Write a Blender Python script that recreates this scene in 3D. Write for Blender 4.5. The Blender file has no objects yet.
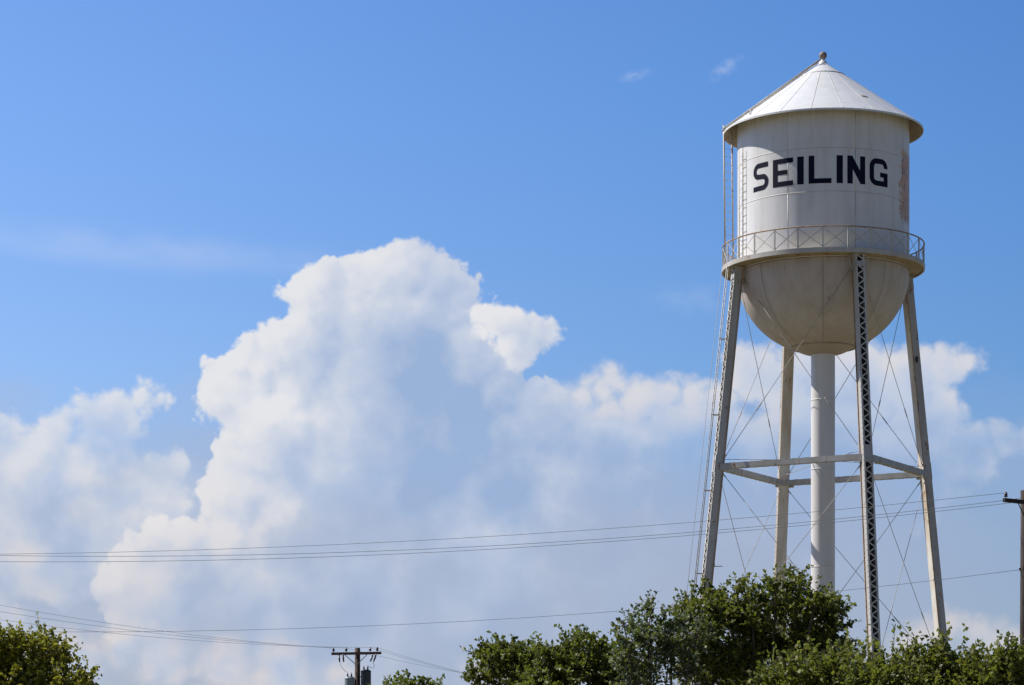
import bpy, bmesh, math, random
import numpy as np
from mathutils import Vector, Matrix

R_ = math.radians
SC = bpy.context.scene
COL = SC.collection
random.seed(7)

# ------------------------------------------------------------------ camera, sky, sun, exposure
CAM_Z = 1.7
F = 2770.0            # focal length in pixels of a 1024 wide frame
HOR = 816.0           # horizon row (below the frame: shifted lens, verticals stay vertical)

cam_d = bpy.data.cameras.new('camera')
cam_d.sensor_width = 36.0
cam_d.lens = F / 1024 * 36.0
cam_d.shift_y = (HOR - 342.5) / 1024
cam_d.clip_start = 0.5
cam_d.clip_end = 20000
cam = bpy.data.objects.new('camera', cam_d)
COL.objects.link(cam)
cam.location = (0, 0, CAM_Z)
cam.rotation_euler = (R_(90), 0, 0)
SC.camera = cam

SUN_EL = R_(48)
SUN_AZ = R_(-68.6)      # clockwise from +Y
sun_vec = Vector((math.sin(SUN_AZ) * math.cos(SUN_EL), math.cos(SUN_AZ) * math.cos(SUN_EL), math.sin(SUN_EL)))
sl = bpy.data.lights.new('sun', 'SUN')
sl.energy = 5.0
sl.angle = R_(0.53)
sl.color = (1.0, 0.955, 0.88)
sun = bpy.data.objects.new('sun', sl)
COL.objects.link(sun)
sun.location = (-60, 60, 90)
sun.rotation_euler = sun_vec.to_track_quat('Z', 'Y').to_euler()

SC.view_settings.view_transform = 'Standard'
SC.view_settings.look = 'None'
SC.view_settings.gamma = 1
SC.view_settings.use_curve_mapping = False
SC.view_settings.exposure = 0.22
SC.cycles.max_bounces = 6
SC.cycles.transparent_max_bounces = 8


class NB:
    """small helper that wires nodes"""
    def __init__(s, tree, flat=False):
        s.t = tree
        s.flat = flat          # sky coordinates are two-dimensional

    def n(s, typ, **kw):
        nd = s.t.nodes.new(typ)
        for k, v in kw.items():
            setattr(nd, k, v)
        return nd

    def put(s, sock, v):
        if isinstance(v, bpy.types.NodeSocket):
            s.t.links.new(v, sock)
        elif v is not None:
            sock.default_value = v

    def m(s, op, a, b=None, c=None, clamp=False):
        nd = s.n('ShaderNodeMath', operation=op, use_clamp=clamp)
        for i, v in enumerate((a, b, c)):
            if v is not None:
                s.put(nd.inputs[i], v)
        return nd.outputs[0]

    def v(s, op, a, b=None, scale=None):
        nd = s.n('ShaderNodeVectorMath', operation=op)
        s.put(nd.inputs[0], a)
        if b is not None:
            s.put(nd.inputs[1], b)
        if scale is not None:
            s.put(nd.inputs['Scale'], scale)
        return nd.outputs['Value'] if op in ('DISTANCE', 'LENGTH', 'DOT_PRODUCT') else nd.outputs['Vector']

    def comb(s, x, y, z):
        nd = s.n('ShaderNodeCombineXYZ')
        for i, v in enumerate((x, y, z)):
            s.put(nd.inputs[i], v)
        return nd.outputs[0]

    def sep(s, v):
        nd = s.n('ShaderNodeSeparateXYZ')
        s.put(nd.inputs[0], v)
        return nd.outputs

    def noise(s, vec, scale, detail=3, rough=0.5, color=False, dist=0.0):
        nd = s.n('ShaderNodeTexNoise')
        if s.flat:
            nd.noise_dimensions = '2D'
        s.put(nd.inputs['Vector'], vec)
        nd.inputs['Scale'].default_value = scale
        nd.inputs['Detail'].default_value = detail
        nd.inputs['Roughness'].default_value = rough
        nd.inputs['Distortion'].default_value = dist
        return nd.outputs['Color' if color else 'Fac']

    def voro(s, vec, scale, smooth=None):
        nd = s.n('ShaderNodeTexVoronoi')
        if s.flat:
            nd.voronoi_dimensions = '2D'
        if smooth is not None:
            nd.feature = 'SMOOTH_F1'
            nd.inputs['Smoothness'].default_value = smooth
        s.put(nd.inputs['Vector'], vec)
        nd.inputs['Scale'].default_value = scale
        return nd.outputs['Distance']

    def ramp(s, v, lo, hi, a=0.0, b=1.0, smooth=True):
        nd = s.n('ShaderNodeMapRange')
        nd.interpolation_type = 'SMOOTHSTEP' if smooth else 'LINEAR'
        s.put(nd.inputs['Value'], v)
        for k, x in (('From Min', lo), ('From Max', hi), ('To Min', a), ('To Max', b)):
            s.put(nd.inputs[k], x)
        return nd.outputs['Result']

    def mix(s, f, a, b):
        nd = s.n('ShaderNodeMix', data_type='RGBA')
        s.put(nd.inputs[0], f)
        s.put(nd.inputs[6], a if isinstance(a, bpy.types.NodeSocket) else (*a, 1))
        s.put(nd.inputs[7], b if isinstance(b, bpy.types.NodeSocket) else (*b, 1))
        return nd.outputs[2]


def sky_pt(px, py):
    """photo pixel -> sky coordinates (azimuth, tan elevation), both times F, x counted from 512"""
    az = math.atan((px - 512) / F)
    return (az * F, (HOR - py) * math.cos(az))


def build_world():
    w = bpy.data.worlds.new('World')
    SC.world = w
    w.use_nodes = True
    t = w.node_tree
    t.nodes.clear()
    g = NB(t, True)
    sky = g.n('ShaderNodeTexSky', sky_type='NISHITA')
    sky.sun_disc = False
    sky.sun_elevation = SUN_EL
    sky.sun_rotation = SUN_AZ
    sky.air_density = 1.0
    sky.dust_density = 0.35
    sky.ozone_density = 2.0
    tc = g.n('ShaderNodeTexCoord').outputs['Generated']
    d = g.sep(tc)
    az = g.m('ARCTAN2', d[0], d[1])
    hyp = g.m('SQRT', g.m('ADD', g.m('MULTIPLY', d[0], d[0]), g.m('MULTIPLY', d[1], d[1])))
    te = g.m('DIVIDE', d[2], g.m('MAXIMUM', hyp, 0.02))
    X = g.m('MULTIPLY', az, F)
    V = g.m('MULTIPLY', te, F)
    P = g.comb(X, V, 0.0)
    lx, ly = -0.66, 0.75

    def bumps(p):
        q = g.v('ADD', p, g.v('SCALE', g.noise(p, 1 / 28, 3, 0.55, color=True), scale=16.0))
        b1 = g.m('MULTIPLY_ADD', g.voro(q, 1 / 42, 0.35), -16.0, 8.0)
        b2 = g.m('MULTIPLY_ADD', g.voro(q, 1 / 18, 0.25), -12.0, 6.0)
        b3 = g.m('MULTIPLY_ADD', g.voro(q, 1 / 7.5, 0.2), -5.5, 2.75)
        b4 = g.m('MULTIPLY_ADD', g.noise(p, 1 / 12, 5, 0.62), 10.0, -5.0)
        b4 = g.m('MULTIPLY', b4, g.ramp(g.noise(p, 1 / 65, 2, 0.5), 0.35, 0.65, 0.25, 1.5))
        coarse = g.m('ADD', b1, b2)
        return g.m('ADD', coarse, g.m('ADD', b3, b4)), g.m('MULTIPLY_ADD', b2, -0.35, coarse)

    def warp(p):
        c = g.v('SUBTRACT', g.noise(p, 1 / 90, 3, 0.5, color=True), (0.5, 0.5, 0.5))
        return g.v('MULTIPLY', g.v('ADD', p, g.v('SCALE', c, scale=15.0)), (1, 1, 0))

    def field(p, blobs, k=9.0):
        out = None
        for (px, py, r) in blobs:
            x, y = sky_pt(px, py)
            dd = g.m('SUBTRACT', float(r), g.v('DISTANCE', p, (x, y, 0)))
            out = dd if out is None else g.m('SMOOTH_MAX', out, dd, k)
        return out

    main = [(305, 297, 27), (325, 288, 30), (352, 284, 34), (380, 280, 38), (405, 280, 40), (430, 284, 38), (450, 300, 30),
            (462, 312, 22), (330, 320, 45), (262, 364, 29), (232, 384, 32), (226, 396, 28), (288, 356, 40), (320, 360, 56),
            (400, 370, 100), (455, 400, 74), (280, 452, 66), (245, 492, 44), (400, 480, 125), (500, 480, 100), (530, 440, 62),
            (180, 598, 80), (130, 590, 36), (250, 600, 90), (600, 540, 120), (600, 610, 130), (330, 600, 130), (470, 620, 150), (168, 566, 26)]
    side = [(482, 316, 14), (497, 322, 18), (515, 328, 19), (532, 332, 20), (545, 332, 16), (512, 345, 17), (518, 360, 11), (530, 350, 11)]
    band = [(556, 402, 20), (580, 400, 20), (603, 396, 18), (613, 382, 17), (640, 398, 22), (665, 398, 20), (695, 404, 22), (722, 402, 24),
            (757, 372, 34), (800, 384, 45), (860, 388, 50), (915, 384, 38), (944, 366, 25), (966, 359, 15),
            (925, 424, 44), (1006, 440, 22), (972, 452, 28), (1032, 440, 18), (700, 470, 78), (820, 480, 90),
            (900, 470, 60), (600, 460, 66)]
    left = [(-4, 436, 22), (8, 426, 11), (26, 450, 20), (54, 442, 22), (66, 430, 18), (86, 412, 18), (100, 424, 24), (120, 416, 24), (140, 402, 15),
            (160, 396, 11), (128, 430, 16), (100, 455, 36), (40, 486, 56), (-40, 470, 60), (158, 470, 20), (178, 462, 14), (100, 505, 52),
            (160, 505, 30), (60, 540, 70), (-60, 560, 90)]
    low = [(8, 552, 12), (32, 560, 14), (120, 650, 26), (160, 662, 30), (220, 668, 30), (280, 672, 30),
           (930, 636, 22), (955, 626, 16), (985, 638, 22), (920, 650, 30), (1010, 650, 24),
           (570, 670, 14), (340, 680, 20), (60, 665, 40), (0, 640, 40), (480, 672, 20)]

    pw = warp(P)
    b0, c0 = bumps(P)
    s1 = g.comb(lx * 13, ly * 13, 0.0)
    P1 = g.v('ADD', P, s1)
    pw1 = warp(P1)
    b1, c1 = bumps(P1)
    s2 = g.comb(lx * 4, ly * 4, 0.0)
    b2, c2 = bumps(g.v('ADD', P, s2))
    # billow relief, lit side positive
    relief = g.m('ADD', g.m('MULTIPLY', g.m('SUBTRACT', c0, c1), 0.013), g.m('MULTIPLY', g.m('SUBTRACT', c0, c2), 0.010))
    big = g.m('SUBTRACT', g.noise(P, 1 / 70, 3, 0.5), 0.5)

    big2 = g.m('SUBTRACT', g.noise(pw, 1 / 55, 3, 0.45), 0.5)

    # cloud colours: brightly lit, plain shade, deep body
    LIT = (0.80, 0.80, 0.825)
    MID = (0.555, 0.62, 0.755)
    DEEP = (0.322, 0.447, 0.68)

    def layer(blobs, amp, edge, rim=60.0, k=9.0, lit=LIT, bright=0.0, tex=1.0, far=None):
        D0 = field(pw, blobs, k)
        D1 = field(pw1, blobs, k)
        e0 = g.m('MULTIPLY_ADD', b0, amp, D0)
        alpha = g.ramp(e0, -edge * 0.4, edge)
        slope = g.m('DIVIDE', g.m('SUBTRACT', D0, D1), 13.0)
        body = g.ramp(g.m('MULTIPLY_ADD', big, 60.0, e0), 0.0, rim * 2.0, 0.0, 1.0)
        keep = g.m('SUBTRACT', 1.0, g.m('MULTIPLY', body, 0.80))
        l = g.m('MULTIPLY_ADD', slope, 0.11, 0.64 + bright)
        l = g.m('MULTIPLY_ADD', g.m('MULTIPLY', relief, keep), tex, l)
        l = g.m('SUBTRACT', l, g.m('MULTIPLY', body, 0.46))
        l = g.m('MULTIPLY_ADD', big2, 0.45, l)
        if far is not None:
            l = g.m('SUBTRACT', l, far)
        l = g.m('MINIMUM', g.m('MAXIMUM', l, 0.0), 1.0)
        c = g.mix(g.ramp(l, 0.0, 0.40, smooth=False), DEEP, MID)
        warm_lit = g.mix(g.ramp(V, 170.0, 420.0), tuple(x * y for x, y in zip(lit, (1.0, 0.945, 0.90))), lit)
        c = g.mix(g.ramp(l, 0.34, 0.80), c, warm_lit)
        return alpha, c

    # thin high veil and the hazy bank that fills the lower sky
    veil_n = g.noise(g.v('MULTIPLY', P, (1, 2.2, 1)), 1 / 120, 5, 0.55)
    bank = g.ramp(g.m('MULTIPLY_ADD', veil_n, 150.0, g.m('MULTIPLY', V, -1.0)), -390.0, -200.0)
    gapx, gapy = sky_pt(165, 500)
    gd = g.v('LENGTH', g.v('MULTIPLY', g.v('SUBTRACT', pw, (gapx, gapy, 0)), (1 / 75, 1 / 62, 0)))
    gap = g.m('MULTIPLY', g.ramp(gd, 0.1, 1.0, 1.0, 0.0), g.ramp(veil_n, 0.3, 0.6, 0.35, 0.62))
    sideways = g.ramp(X, 250.0, 560.0, 1.0, 0.55)
    bank = g.m('MULTIPLY', g.m('MULTIPLY', bank, 0.80), sideways)

    # faint cirrus streaks
    def wisp(px, py, a, b, ang, st):
        x, y = sky_pt(px, py)
        q = g.v('SUBTRACT', P, (x, y, 0))
        rot = g.n('ShaderNodeVectorRotate', rotation_type='Z_AXIS')
        g.put(rot.inputs['Vector'], q)
        rot.inputs['Angle'].default_value = R_(-ang)
        q = g.v('MULTIPLY', rot.outputs[0], (1 / a, 1 / b, 0))
        r = g.v('LENGTH', q)
        f = g.ramp(r, 0.1, 1.0, 1.0, 0.0)
        nz = g.noise(g.v('MULTIPLY', P, (1, 2, 1)), 1 / (a * 0.5), 3, 0.5)
        return g.m('MULTIPLY', g.m('MULTIPLY', f, g.ramp(nz, 0.2, 0.75)), st)
    wisps = g.m('ADD', wisp(636, 75, 24, 8, 15, 0.22), wisp(726, 68, 26, 10, 35, 0.28))
    wisps = g.m('ADD', wisps, wisp(110, 246, 230, 32, -4, 0.26))
    wisps = g.m('ADD', wisps, wisp(300, 262, 160, 24, -3, 0.12))
    wisps = g.m('ADD', wisps, wisp(690, 300, 60, 24, -3, 0.12))

    CS = 0.86     # cloud radiance
    # blue of the sky: a clear saturated afternoon sky
    hs = g.n('ShaderNodeHueSaturation')
    g.put(hs.inputs['Color'], sky.outputs[0])
    hs.inputs['Saturation'].default_value = 1.15
    tint = g.n('ShaderNodeMix', data_type='RGBA', blend_type='MULTIPLY')
    tint.inputs[0].default_value = 1.0
    g.put(tint.inputs[6], hs.outputs[0])
    # brighter and paler towards the sun's side, darker and deeper away from it
    side_f = g.m('MULTIPLY', g.ramp(X, -760.0, 560.0, 1.0, 0.0, smooth=False), g.ramp(X, -4200.0, -2600.0, 0.0, 1.0))
    away = g.ramp(g.m('ABSOLUTE', g.m('ADD', X, 900.0)), 1500.0, 4600.0, 1.0, 0.48)
    lowf = g.ramp(V, 120.0, 420.0, 0.0, 1.0)
    midf = g.ramp(V, 330.0, 760.0, 0.0, 1.0)
    sun_m = g.mix(midf, (1.12, 1.12, 1.37), SKY_TINT_SUN)
    far_m = g.mix(midf, (0.63, 0.82, 1.12), SKY_TINT)
    base_t = g.mix(lowf, g.mix(side_f, (0.53, 0.64, 0.90), (0.98, 0.94, 1.10)), g.mix(side_f, far_m, sun_m))
    tc_ = g.v('SCALE', base_t, scale=away)
    g.put(tint.inputs[7], tc_)
    bg = g.n('ShaderNodeBackground')
    g.put(bg.inputs['Color'], tint.outputs[2])
    bg.inputs['Strength'].default_value = SKY_STR

    def over(below, alpha, col):
        b = g.n('ShaderNodeBackground')
        g.put(b.inputs['Color'], col if isinstance(col, bpy.types.NodeSocket) else (*col, 1))
        b.inputs['Strength'].default_value = CS
        mx = g.n('ShaderNodeMixShader')
        g.put(mx.inputs[0], alpha)
        g.put(mx.inputs[1], below)
        g.put(mx.inputs[2], b.outputs[0])
        return mx.outputs[0]

    out = over(bg.outputs[0], wisps, (0.62, 0.70, 0.88))
    out = over(out, bank, (0.40, 0.455, 0.60))
    out = over(out, gap, (0.56, 0.63, 0.76))
    fade = g.ramp(V, 120.0, 330.0, 0.55, 1.0)
    # lower part of every layer melts into the haze
    patch = g.ramp(g.noise(P, 1 / 110, 4, 0.55), 0.30, 0.58, 0.35, 1.0)

    lowb = g.m('MULTIPLY', g.ramp(g.m('MULTIPLY_ADD', big, 60.0, V), 310.0, 420.0, 1.0, 0.0), 0.42)
    al, c = layer(band, 0.75, 13.0, rim=30.0, bright=0.0, far=lowb, lit=(0.72, 0.71, 0.735))
    solid = g.ramp(V, 330.0, 430.0)
    a2 = g.m('MULTIPLY', al, g.m('MAXIMUM', g.m('MULTIPLY', patch, g.ramp(V, 170, 330, 0.16, 0.62)), g.m('MULTIPLY', solid, 0.93)))
    out = over(out, a2, c)
    al, c = layer(left, 0.85, 10.0, rim=42.0, lit=(0.77, 0.775, 0.80))
    a2 = g.m('MULTIPLY', al, g.m('MAXIMUM', g.m('MULTIPLY', patch, g.ramp(V, 180, 330, 0.45, 0.8)), g.m('MULTIPLY', solid, 0.9)))
    out = over(out, a2, c)
    # the side of the tower of cloud turned away from the sun
    lee = g.m('MULTIPLY', g.ramp(g.m('MULTIPLY_ADD', big, 70.0, g.m('MULTIPLY_ADD', V, -0.25, X)), -400.0, -90.0), 0.40)
    lee = g.m('MULTIPLY', lee, g.ramp(V, 240.0, 430.0, 0.2, 1.0))
    al, c = layer(main, 0.85, 5.0, rim=50.0, k=10.0, bright=0.03, far=lee)
    a2 = g.m('MULTIPLY', al, g.m('MAXIMUM', g.m('MULTIPLY', patch, g.ramp(V, 150, 330, 0.45, 0.9)), g.m('MULTIPLY', g.ramp(V, 230, 380), 0.97)))
    # its eastern flank dissolves into the haze instead of ending at an edge
    a2 = g.m('MULTIPLY', a2, g.ramp(g.m('MULTIPLY_ADD', big, 90.0, X), 0.0, 190.0, 1.0, 0.0))
    out = over(out, a2, c)
    east = g.m('MULTIPLY', g.ramp(g.m('MULTIPLY_ADD', V, -0.6, X), -360.0, -225.0), 0.26)
    al, c = layer(side, 0.7, 6.0, rim=34.0, k=7.0, bright=0.12, tex=1.0, far=east)
    out = over(out, g.m('MULTIPLY', al, 0.97), c)
    al, c = layer(low, 0.9, 22.0, rim=26.0, lit=(0.80, 0.755, 0.74))
    out = over(out, g.m('MULTIPLY', al, 0.55), c)

    o = g.n('ShaderNodeOutputWorld')
    g.put(o.inputs['Surface'], out)


SKY_TINT = (0.62, 0.90, 1.27)
SKY_TINT_SUN = (1.12, 1.19, 1.50)
SKY_STR = 0.086
build_world()


# ------------------------------------------------------------------ helpers
def to_world(px, py, Y):
    return Vector(((px - 512) / F * Y, Y, (HOR - py) / F * Y + CAM_Z))


def tag(o, label=None, cat=None, group=None, kind=None):
    if label: o['label'] = label
    if cat: o['category'] = cat
    if group: o['group'] = group
    if kind: o['kind'] = kind
    return o


def empty(name, loc, label, cat, group=None):
    o = bpy.data.objects.new(name, None)
    COL.objects.link(o)
    o.location = loc
    o.empty_display_size = 0.5
    return tag(o, label, cat, group)


def link_mesh(name, me, mat, parent=None, loc=None):
    o = bpy.data.objects.new(name, me)
    if mat and not me.materials:
        me.materials.append(mat)
    COL.objects.link(o)
    if parent is not None:
        o.parent = parent
    if loc is not None:
        o.location = loc
    return o


class MB:
    """collects simple shapes and links them as one mesh object"""
    def __init__(s):
        s.v, s.f, s.sm = [], [], []

    def add(s, vs, fs, smooth=False):
        b = len(s.v)
        s.v += [tuple(x) for x in vs]
        s.f += [tuple(i + b for i in f) for f in fs]
        s.sm += [smooth] * len(fs)

    def box(s, c, ax, ay, az, hx, hy, hz, bevel=0):
        c = Vector(c)
        ax, ay, az = Vector(ax) * hx, Vector(ay) * hy, Vector(az) * hz
        vs = [c + ax * i + ay * j + az * k for k in (-1, 1) for j in (-1, 1) for i in (-1, 1)]
        s.add(vs, [(0, 2, 3, 1), (4, 5, 7, 6), (0, 1, 5, 4), (2, 6, 7, 3), (0, 4, 6, 2), (1, 3, 7, 5)])

    def bar(s, a, b, w, t, up=(0, 0, 1)):
        """rectangular bar from a to b, w wide across up, t thick along up"""
        a, b = Vector(a), Vector(b)
        d = (b - a)
        L = d.length
        d.normalize()
        up = Vector(up)
        x = d.cross(up).normalized()
        u = x.cross(d).normalized()
        s.box((a + b) / 2, d, x, u, L / 2, w / 2, t / 2)

    def tube(s, pts, r, n=8, closed=False, cap=True):
        pts = [Vector(p) for p in pts]
        rs = r if isinstance(r, (list, tuple)) else [r] * len(pts)
        N = len(pts)
        vs = []
        prev = None
        for i, p in enumerate(pts):
            if closed:
                d = pts[(i + 1) % N] - pts[i - 1]
            else:
                d = pts[min(i + 1, N - 1)] - pts[max(i - 1, 0)]
            d.normalize()
            if prev is None:
                h = Vector((0, 0, 1)) if abs(d.z) < .9 else Vector((1, 0, 0))
                x = d.cross(h).normalized()
            else:
                x = (prev - d * prev.dot(d)).normalized()
            prev = x
            y = d.cross(x)
            for k in range(n):
                a = 2 * math.pi * k / n
                vs.append(p + (x * math.cos(a) + y * math.sin(a)) * rs[i])
        fs = []
        for i in range(N if closed else N - 1):
            j = (i + 1) % N
            for k in range(n):
                fs.append((i * n + k, i * n + (k + 1) % n, j * n + (k + 1) % n, j * n + k))
        s.add(vs, fs, True)
        if cap and not closed:
            b = len(s.v) - len(vs)
            s.f += [tuple(b + k for k in reversed(range(n))), tuple(b + (N - 1) * n + k for k in range(n))]
            s.sm += [False, False]

    def lathe(s, prof, n=96, a0=0.0, a1=2 * math.pi, smooth=True, closed_prof=False):
        """prof: list of (r, z); revolved round the z axis"""
        full = abs(a1 - a0 - 2 * math.pi) < 1e-6
        cols = n if full else n + 1
        vs = []
        for i in range(cols):
            a = a0 + (a1 - a0) * i / n
            for (r, z) in prof:
                vs.append((r * math.sin(a), -r * math.cos(a), z))
        m = len(prof)
        fs = []
        segs = m if closed_prof else m - 1
        for i in range(n):
            j = (i + 1) % cols
            for k in range(segs):
                l = (k + 1) % m
                fs.append((i * m + k, j * m + k, j * m + l, i * m + l))
        s.add(vs, fs, smooth)

    def build(s, name, mat, parent=None, loc=None, sharp=None):
        me = bpy.data.meshes.new(name)
        me.from_pydata(s.v, [], s.f)
        me.polygons.foreach_set('use_smooth', s.sm)
        if sharp is not None:
            bm = bmesh.new()
            bm.from_mesh(me)
            bmesh.ops.recalc_face_normals(bm, faces=bm.faces)
            for e in bm.edges:
                if len(e.link_faces) == 2 and e.calc_face_angle(0) > R_(sharp):
                    e.smooth = False
            bm.to_mesh(me)
            bm.free()
        me.update()
        return link_mesh(name, me, mat, parent, loc)


def pol(r, deg, z=0.0):
    """tower polar coordinates: 0 deg faces the camera, positive turns to the right"""
    a = R_(deg)
    return Vector((r * math.sin(a), -r * math.cos(a), z))


# ------------------------------------------------------------------ materials
def new_mat(name):
    m = bpy.data.materials.new(name)
    m.use_nodes = True
    m.node_tree.nodes.clear()
    g = NB(m.node_tree)
    b = g.n('ShaderNodeBsdfPrincipled')
    o = g.n('ShaderNodeOutputMaterial')
    g.put(o.inputs['Surface'], b.outputs[0])
    return m, g, b, o


def bump(g, b, h, strength=0.3, dist=0.02):
    bn = g.n('ShaderNodeBump')
    g.put(bn.inputs['Height'], h)
    bn.inputs['Strength'].default_value = strength
    bn.inputs['Distance'].default_value = dist
    g.put(b.inputs['Normal'], bn.outputs[0])


def paint_mat(name, base, dirt, rust=0.0, rust_scale=1.2, streak=0.5, rough=0.5, rust_col=(0.24, 0.10, 0.045), extra=None, dent=0.25):
    m, g, b, o = new_mat(name)
    p = g.n('ShaderNodeTexCoord').outputs['Object']
    ps = g.v('MULTIPLY', p, (1, 1, 0.12))
    n1 = g.noise(ps, 2.2, 5, 0.6)
    n2 = g.noise(p, 0.55, 4, 0.6)
    f = g.m('MULTIPLY', g.ramp(n1, 0.38, 0.72), streak)
    c = g.mix(f, base, dirt)
    c = g.mix(g.m('MULTIPLY', g.ramp(n2, 0.45, 0.7), streak * 0.6), c, dirt)
    if rust > 0:
        n3 = g.noise(g.v('MULTIPLY', p, (1, 1, 0.45)), rust_scale * 3, 6, 0.68)
        r = g.ramp(n3, 0.66 - rust * 0.22, 0.72 - rust * 0.18)
        c = g.mix(r, c, rust_col)
    if extra:
        c = extra(g, p, c)
    g.put(b.inputs['Base Color'], c)
    b.inputs['Roughness'].default_value = rough
    b.inputs['Specular IOR Level'].default_value = 0.35
    h = g.m('ADD', g.m('MULTIPLY', g.noise(p, 1.1, 2, 0.5), 1.0), g.m('MULTIPLY', g.noise(p, 14, 3, 0.6), 0.05))
    bump(g, b, h, dent, 0.04)
    return m


def plain(name, col, rough=0.6, metallic=0.0, var=0.25, scale=4.0, stretch=(1, 1, 1)):
    m, g, b, o = new_mat(name)
    p = g.n('ShaderNodeTexCoord').outputs['Object']
    n = g.noise(g.v('MULTIPLY', p, stretch), scale, 4, 0.6)
    c2 = tuple(x * (1 - var) for x in col)
    g.put(b.inputs['Base Color'], g.mix(g.ramp(n, 0.35, 0.65), col, c2))
    b.inputs['Roughness'].default_value = rough
    b.inputs['Metallic'].default_value = metallic
    return m


def az_of(g, p):
    s = g.sep(p)
    return g.m('MULTIPLY', g.m('ARCTAN2', s[0], g.m('MULTIPLY', s[1], -1.0)), 180 / math.pi), s[2]


def band_mask(g, v, lo, hi, e):
    return g.m('MULTIPLY', g.ramp(v, lo - e, lo + e), g.ramp(v, hi - e, hi + e, 1.0, 0.0))


def shell_extra(g, p, c):
    az, z = az_of(g, p)
    nz = g.noise(p, 2.6, 5, 0.65)
    nn = g.noise(g.v('MULTIPLY', p, (1, 1, .5)), 7.0, 5, 0.7)
    # peeled paint showing brown primer on the right-hand flank
    wob = g.m('MULTIPLY_ADD', nz, 26.0, -13.0)
    a2 = g.m('ADD', az, wob)
    z2 = g.m('MULTIPLY_ADD', nn, 1.2, g.m('ADD', z, -0.6))
    pm = g.m('MULTIPLY', band_mask(g, a2, 62.0, 86.0, 2.0), band_mask(g, z2, 26.7, 29.6, 0.15))
    pm = g.m('MULTIPLY', pm, g.ramp(nn, 0.27, 0.33))
    c = g.mix(pm, c, (0.64, 0.36, 0.19))
    c = g.mix(g.m('MULTIPLY', pm, g.ramp(nn, 0.55, 0.60)), c, (0.10, 0.055, 0.05))
    # lower course plate paler and creamier near the deck, fading out upward
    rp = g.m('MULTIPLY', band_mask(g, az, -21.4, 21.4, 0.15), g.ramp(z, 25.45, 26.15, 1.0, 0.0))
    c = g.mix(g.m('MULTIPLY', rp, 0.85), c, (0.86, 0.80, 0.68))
    # grime under the roof and rust weeping from the seams
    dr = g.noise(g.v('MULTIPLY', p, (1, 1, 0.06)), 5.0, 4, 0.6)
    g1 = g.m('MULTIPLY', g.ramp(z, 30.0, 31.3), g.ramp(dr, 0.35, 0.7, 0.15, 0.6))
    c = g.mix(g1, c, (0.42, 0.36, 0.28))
    g2 = g.m('MULTIPLY', g.m('MULTIPLY', g.ramp(z, 28.7, 29.28), g.ramp(z, 29.3, 29.31, 1.0, 0.0)), g.ramp(dr, 0.5, 0.7, 0.0, 0.45))
    c = g.mix(g2, c, (0.50, 0.40, 0.30))
    return c


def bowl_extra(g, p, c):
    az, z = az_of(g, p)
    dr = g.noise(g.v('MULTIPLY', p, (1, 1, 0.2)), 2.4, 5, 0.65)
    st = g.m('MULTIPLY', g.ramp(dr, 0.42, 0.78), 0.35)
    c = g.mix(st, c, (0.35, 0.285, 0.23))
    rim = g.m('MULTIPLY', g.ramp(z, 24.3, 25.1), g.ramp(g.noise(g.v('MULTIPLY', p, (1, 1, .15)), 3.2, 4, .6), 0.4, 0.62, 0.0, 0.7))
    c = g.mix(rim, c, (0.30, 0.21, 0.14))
    botm = g.m('MULTIPLY', g.ramp(z, 21.2, 22.6, 1.0, 0.0), 0.6)  # warm ground bounce painted in as a browner lower bowl
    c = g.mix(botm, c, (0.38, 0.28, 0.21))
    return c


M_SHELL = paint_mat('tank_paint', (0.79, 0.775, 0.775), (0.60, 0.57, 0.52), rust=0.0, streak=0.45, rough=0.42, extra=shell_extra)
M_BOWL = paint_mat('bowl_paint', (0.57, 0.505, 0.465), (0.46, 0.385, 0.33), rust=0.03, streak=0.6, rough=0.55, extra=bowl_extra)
M_ROOF = paint_mat('roof_paint', (0.80, 0.80, 0.79), (0.66, 0.64, 0.60), rust=0.05, streak=0.35, rough=0.38, rust_scale=2.0, dent=0.35)
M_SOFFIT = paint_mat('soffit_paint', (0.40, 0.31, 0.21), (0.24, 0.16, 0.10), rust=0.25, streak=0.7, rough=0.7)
M_STEEL = paint_mat('steel_paint', (0.52, 0.505, 0.49), (0.36, 0.32, 0.28), rust=0.28, rust_scale=1.6, streak=0.6, rough=0.5, rust_col=(0.27, 0.13, 0.06), dent=0.1)
M_EDGE = paint_mat('rusty_edge', (0.52, 0.36, 0.20), (0.36, 0.20, 0.09), rust=0.45, rust_scale=1.6, streak=0.9, rough=0.75, rust_col=(0.22, 0.10, 0.045))
M_INNER_SHADE = plain('leg_inner_shade', (0.085, 0.066, 0.058), 0.8, var=0.4, scale=3)  # dark colour stands in for the shade inside the legs
M_LACE = paint_mat('lacing_lit_paint', (0.66, 0.64, 0.60), (0.46, 0.40, 0.33), rust=0.2, rust_scale=2.2, streak=0.6, rough=0.5, dent=0.1)  # sunlight put into the colour: brighter leg paint for lacing and flanges
M_BSEAM = paint_mat('bowl_seam', (0.34, 0.28, 0.24), (0.26, 0.20, 0.16), streak=0.6, rough=0.7)
M_COVER = paint_mat('cover_lit_paint', (0.74, 0.70, 0.63), (0.50, 0.38, 0.26), rust=0.30, rust_scale=1.3, streak=0.8, rough=0.6, rust_col=(0.34, 0.17, 0.07))  # rusty leg paint, brightened in colour for the sunlit cover plates
M_DECK = paint_mat('deck_paint', (0.55, 0.53, 0.50), (0.42, 0.36, 0.29), rust=0.2, streak=0.6, rough=0.6)
M_RAIL = paint_mat('rail_paint', (0.45, 0.33, 0.24), (0.28, 0.16, 0.09), rust=0.6, rust_scale=2.4, streak=0.8, rough=0.7)
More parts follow.
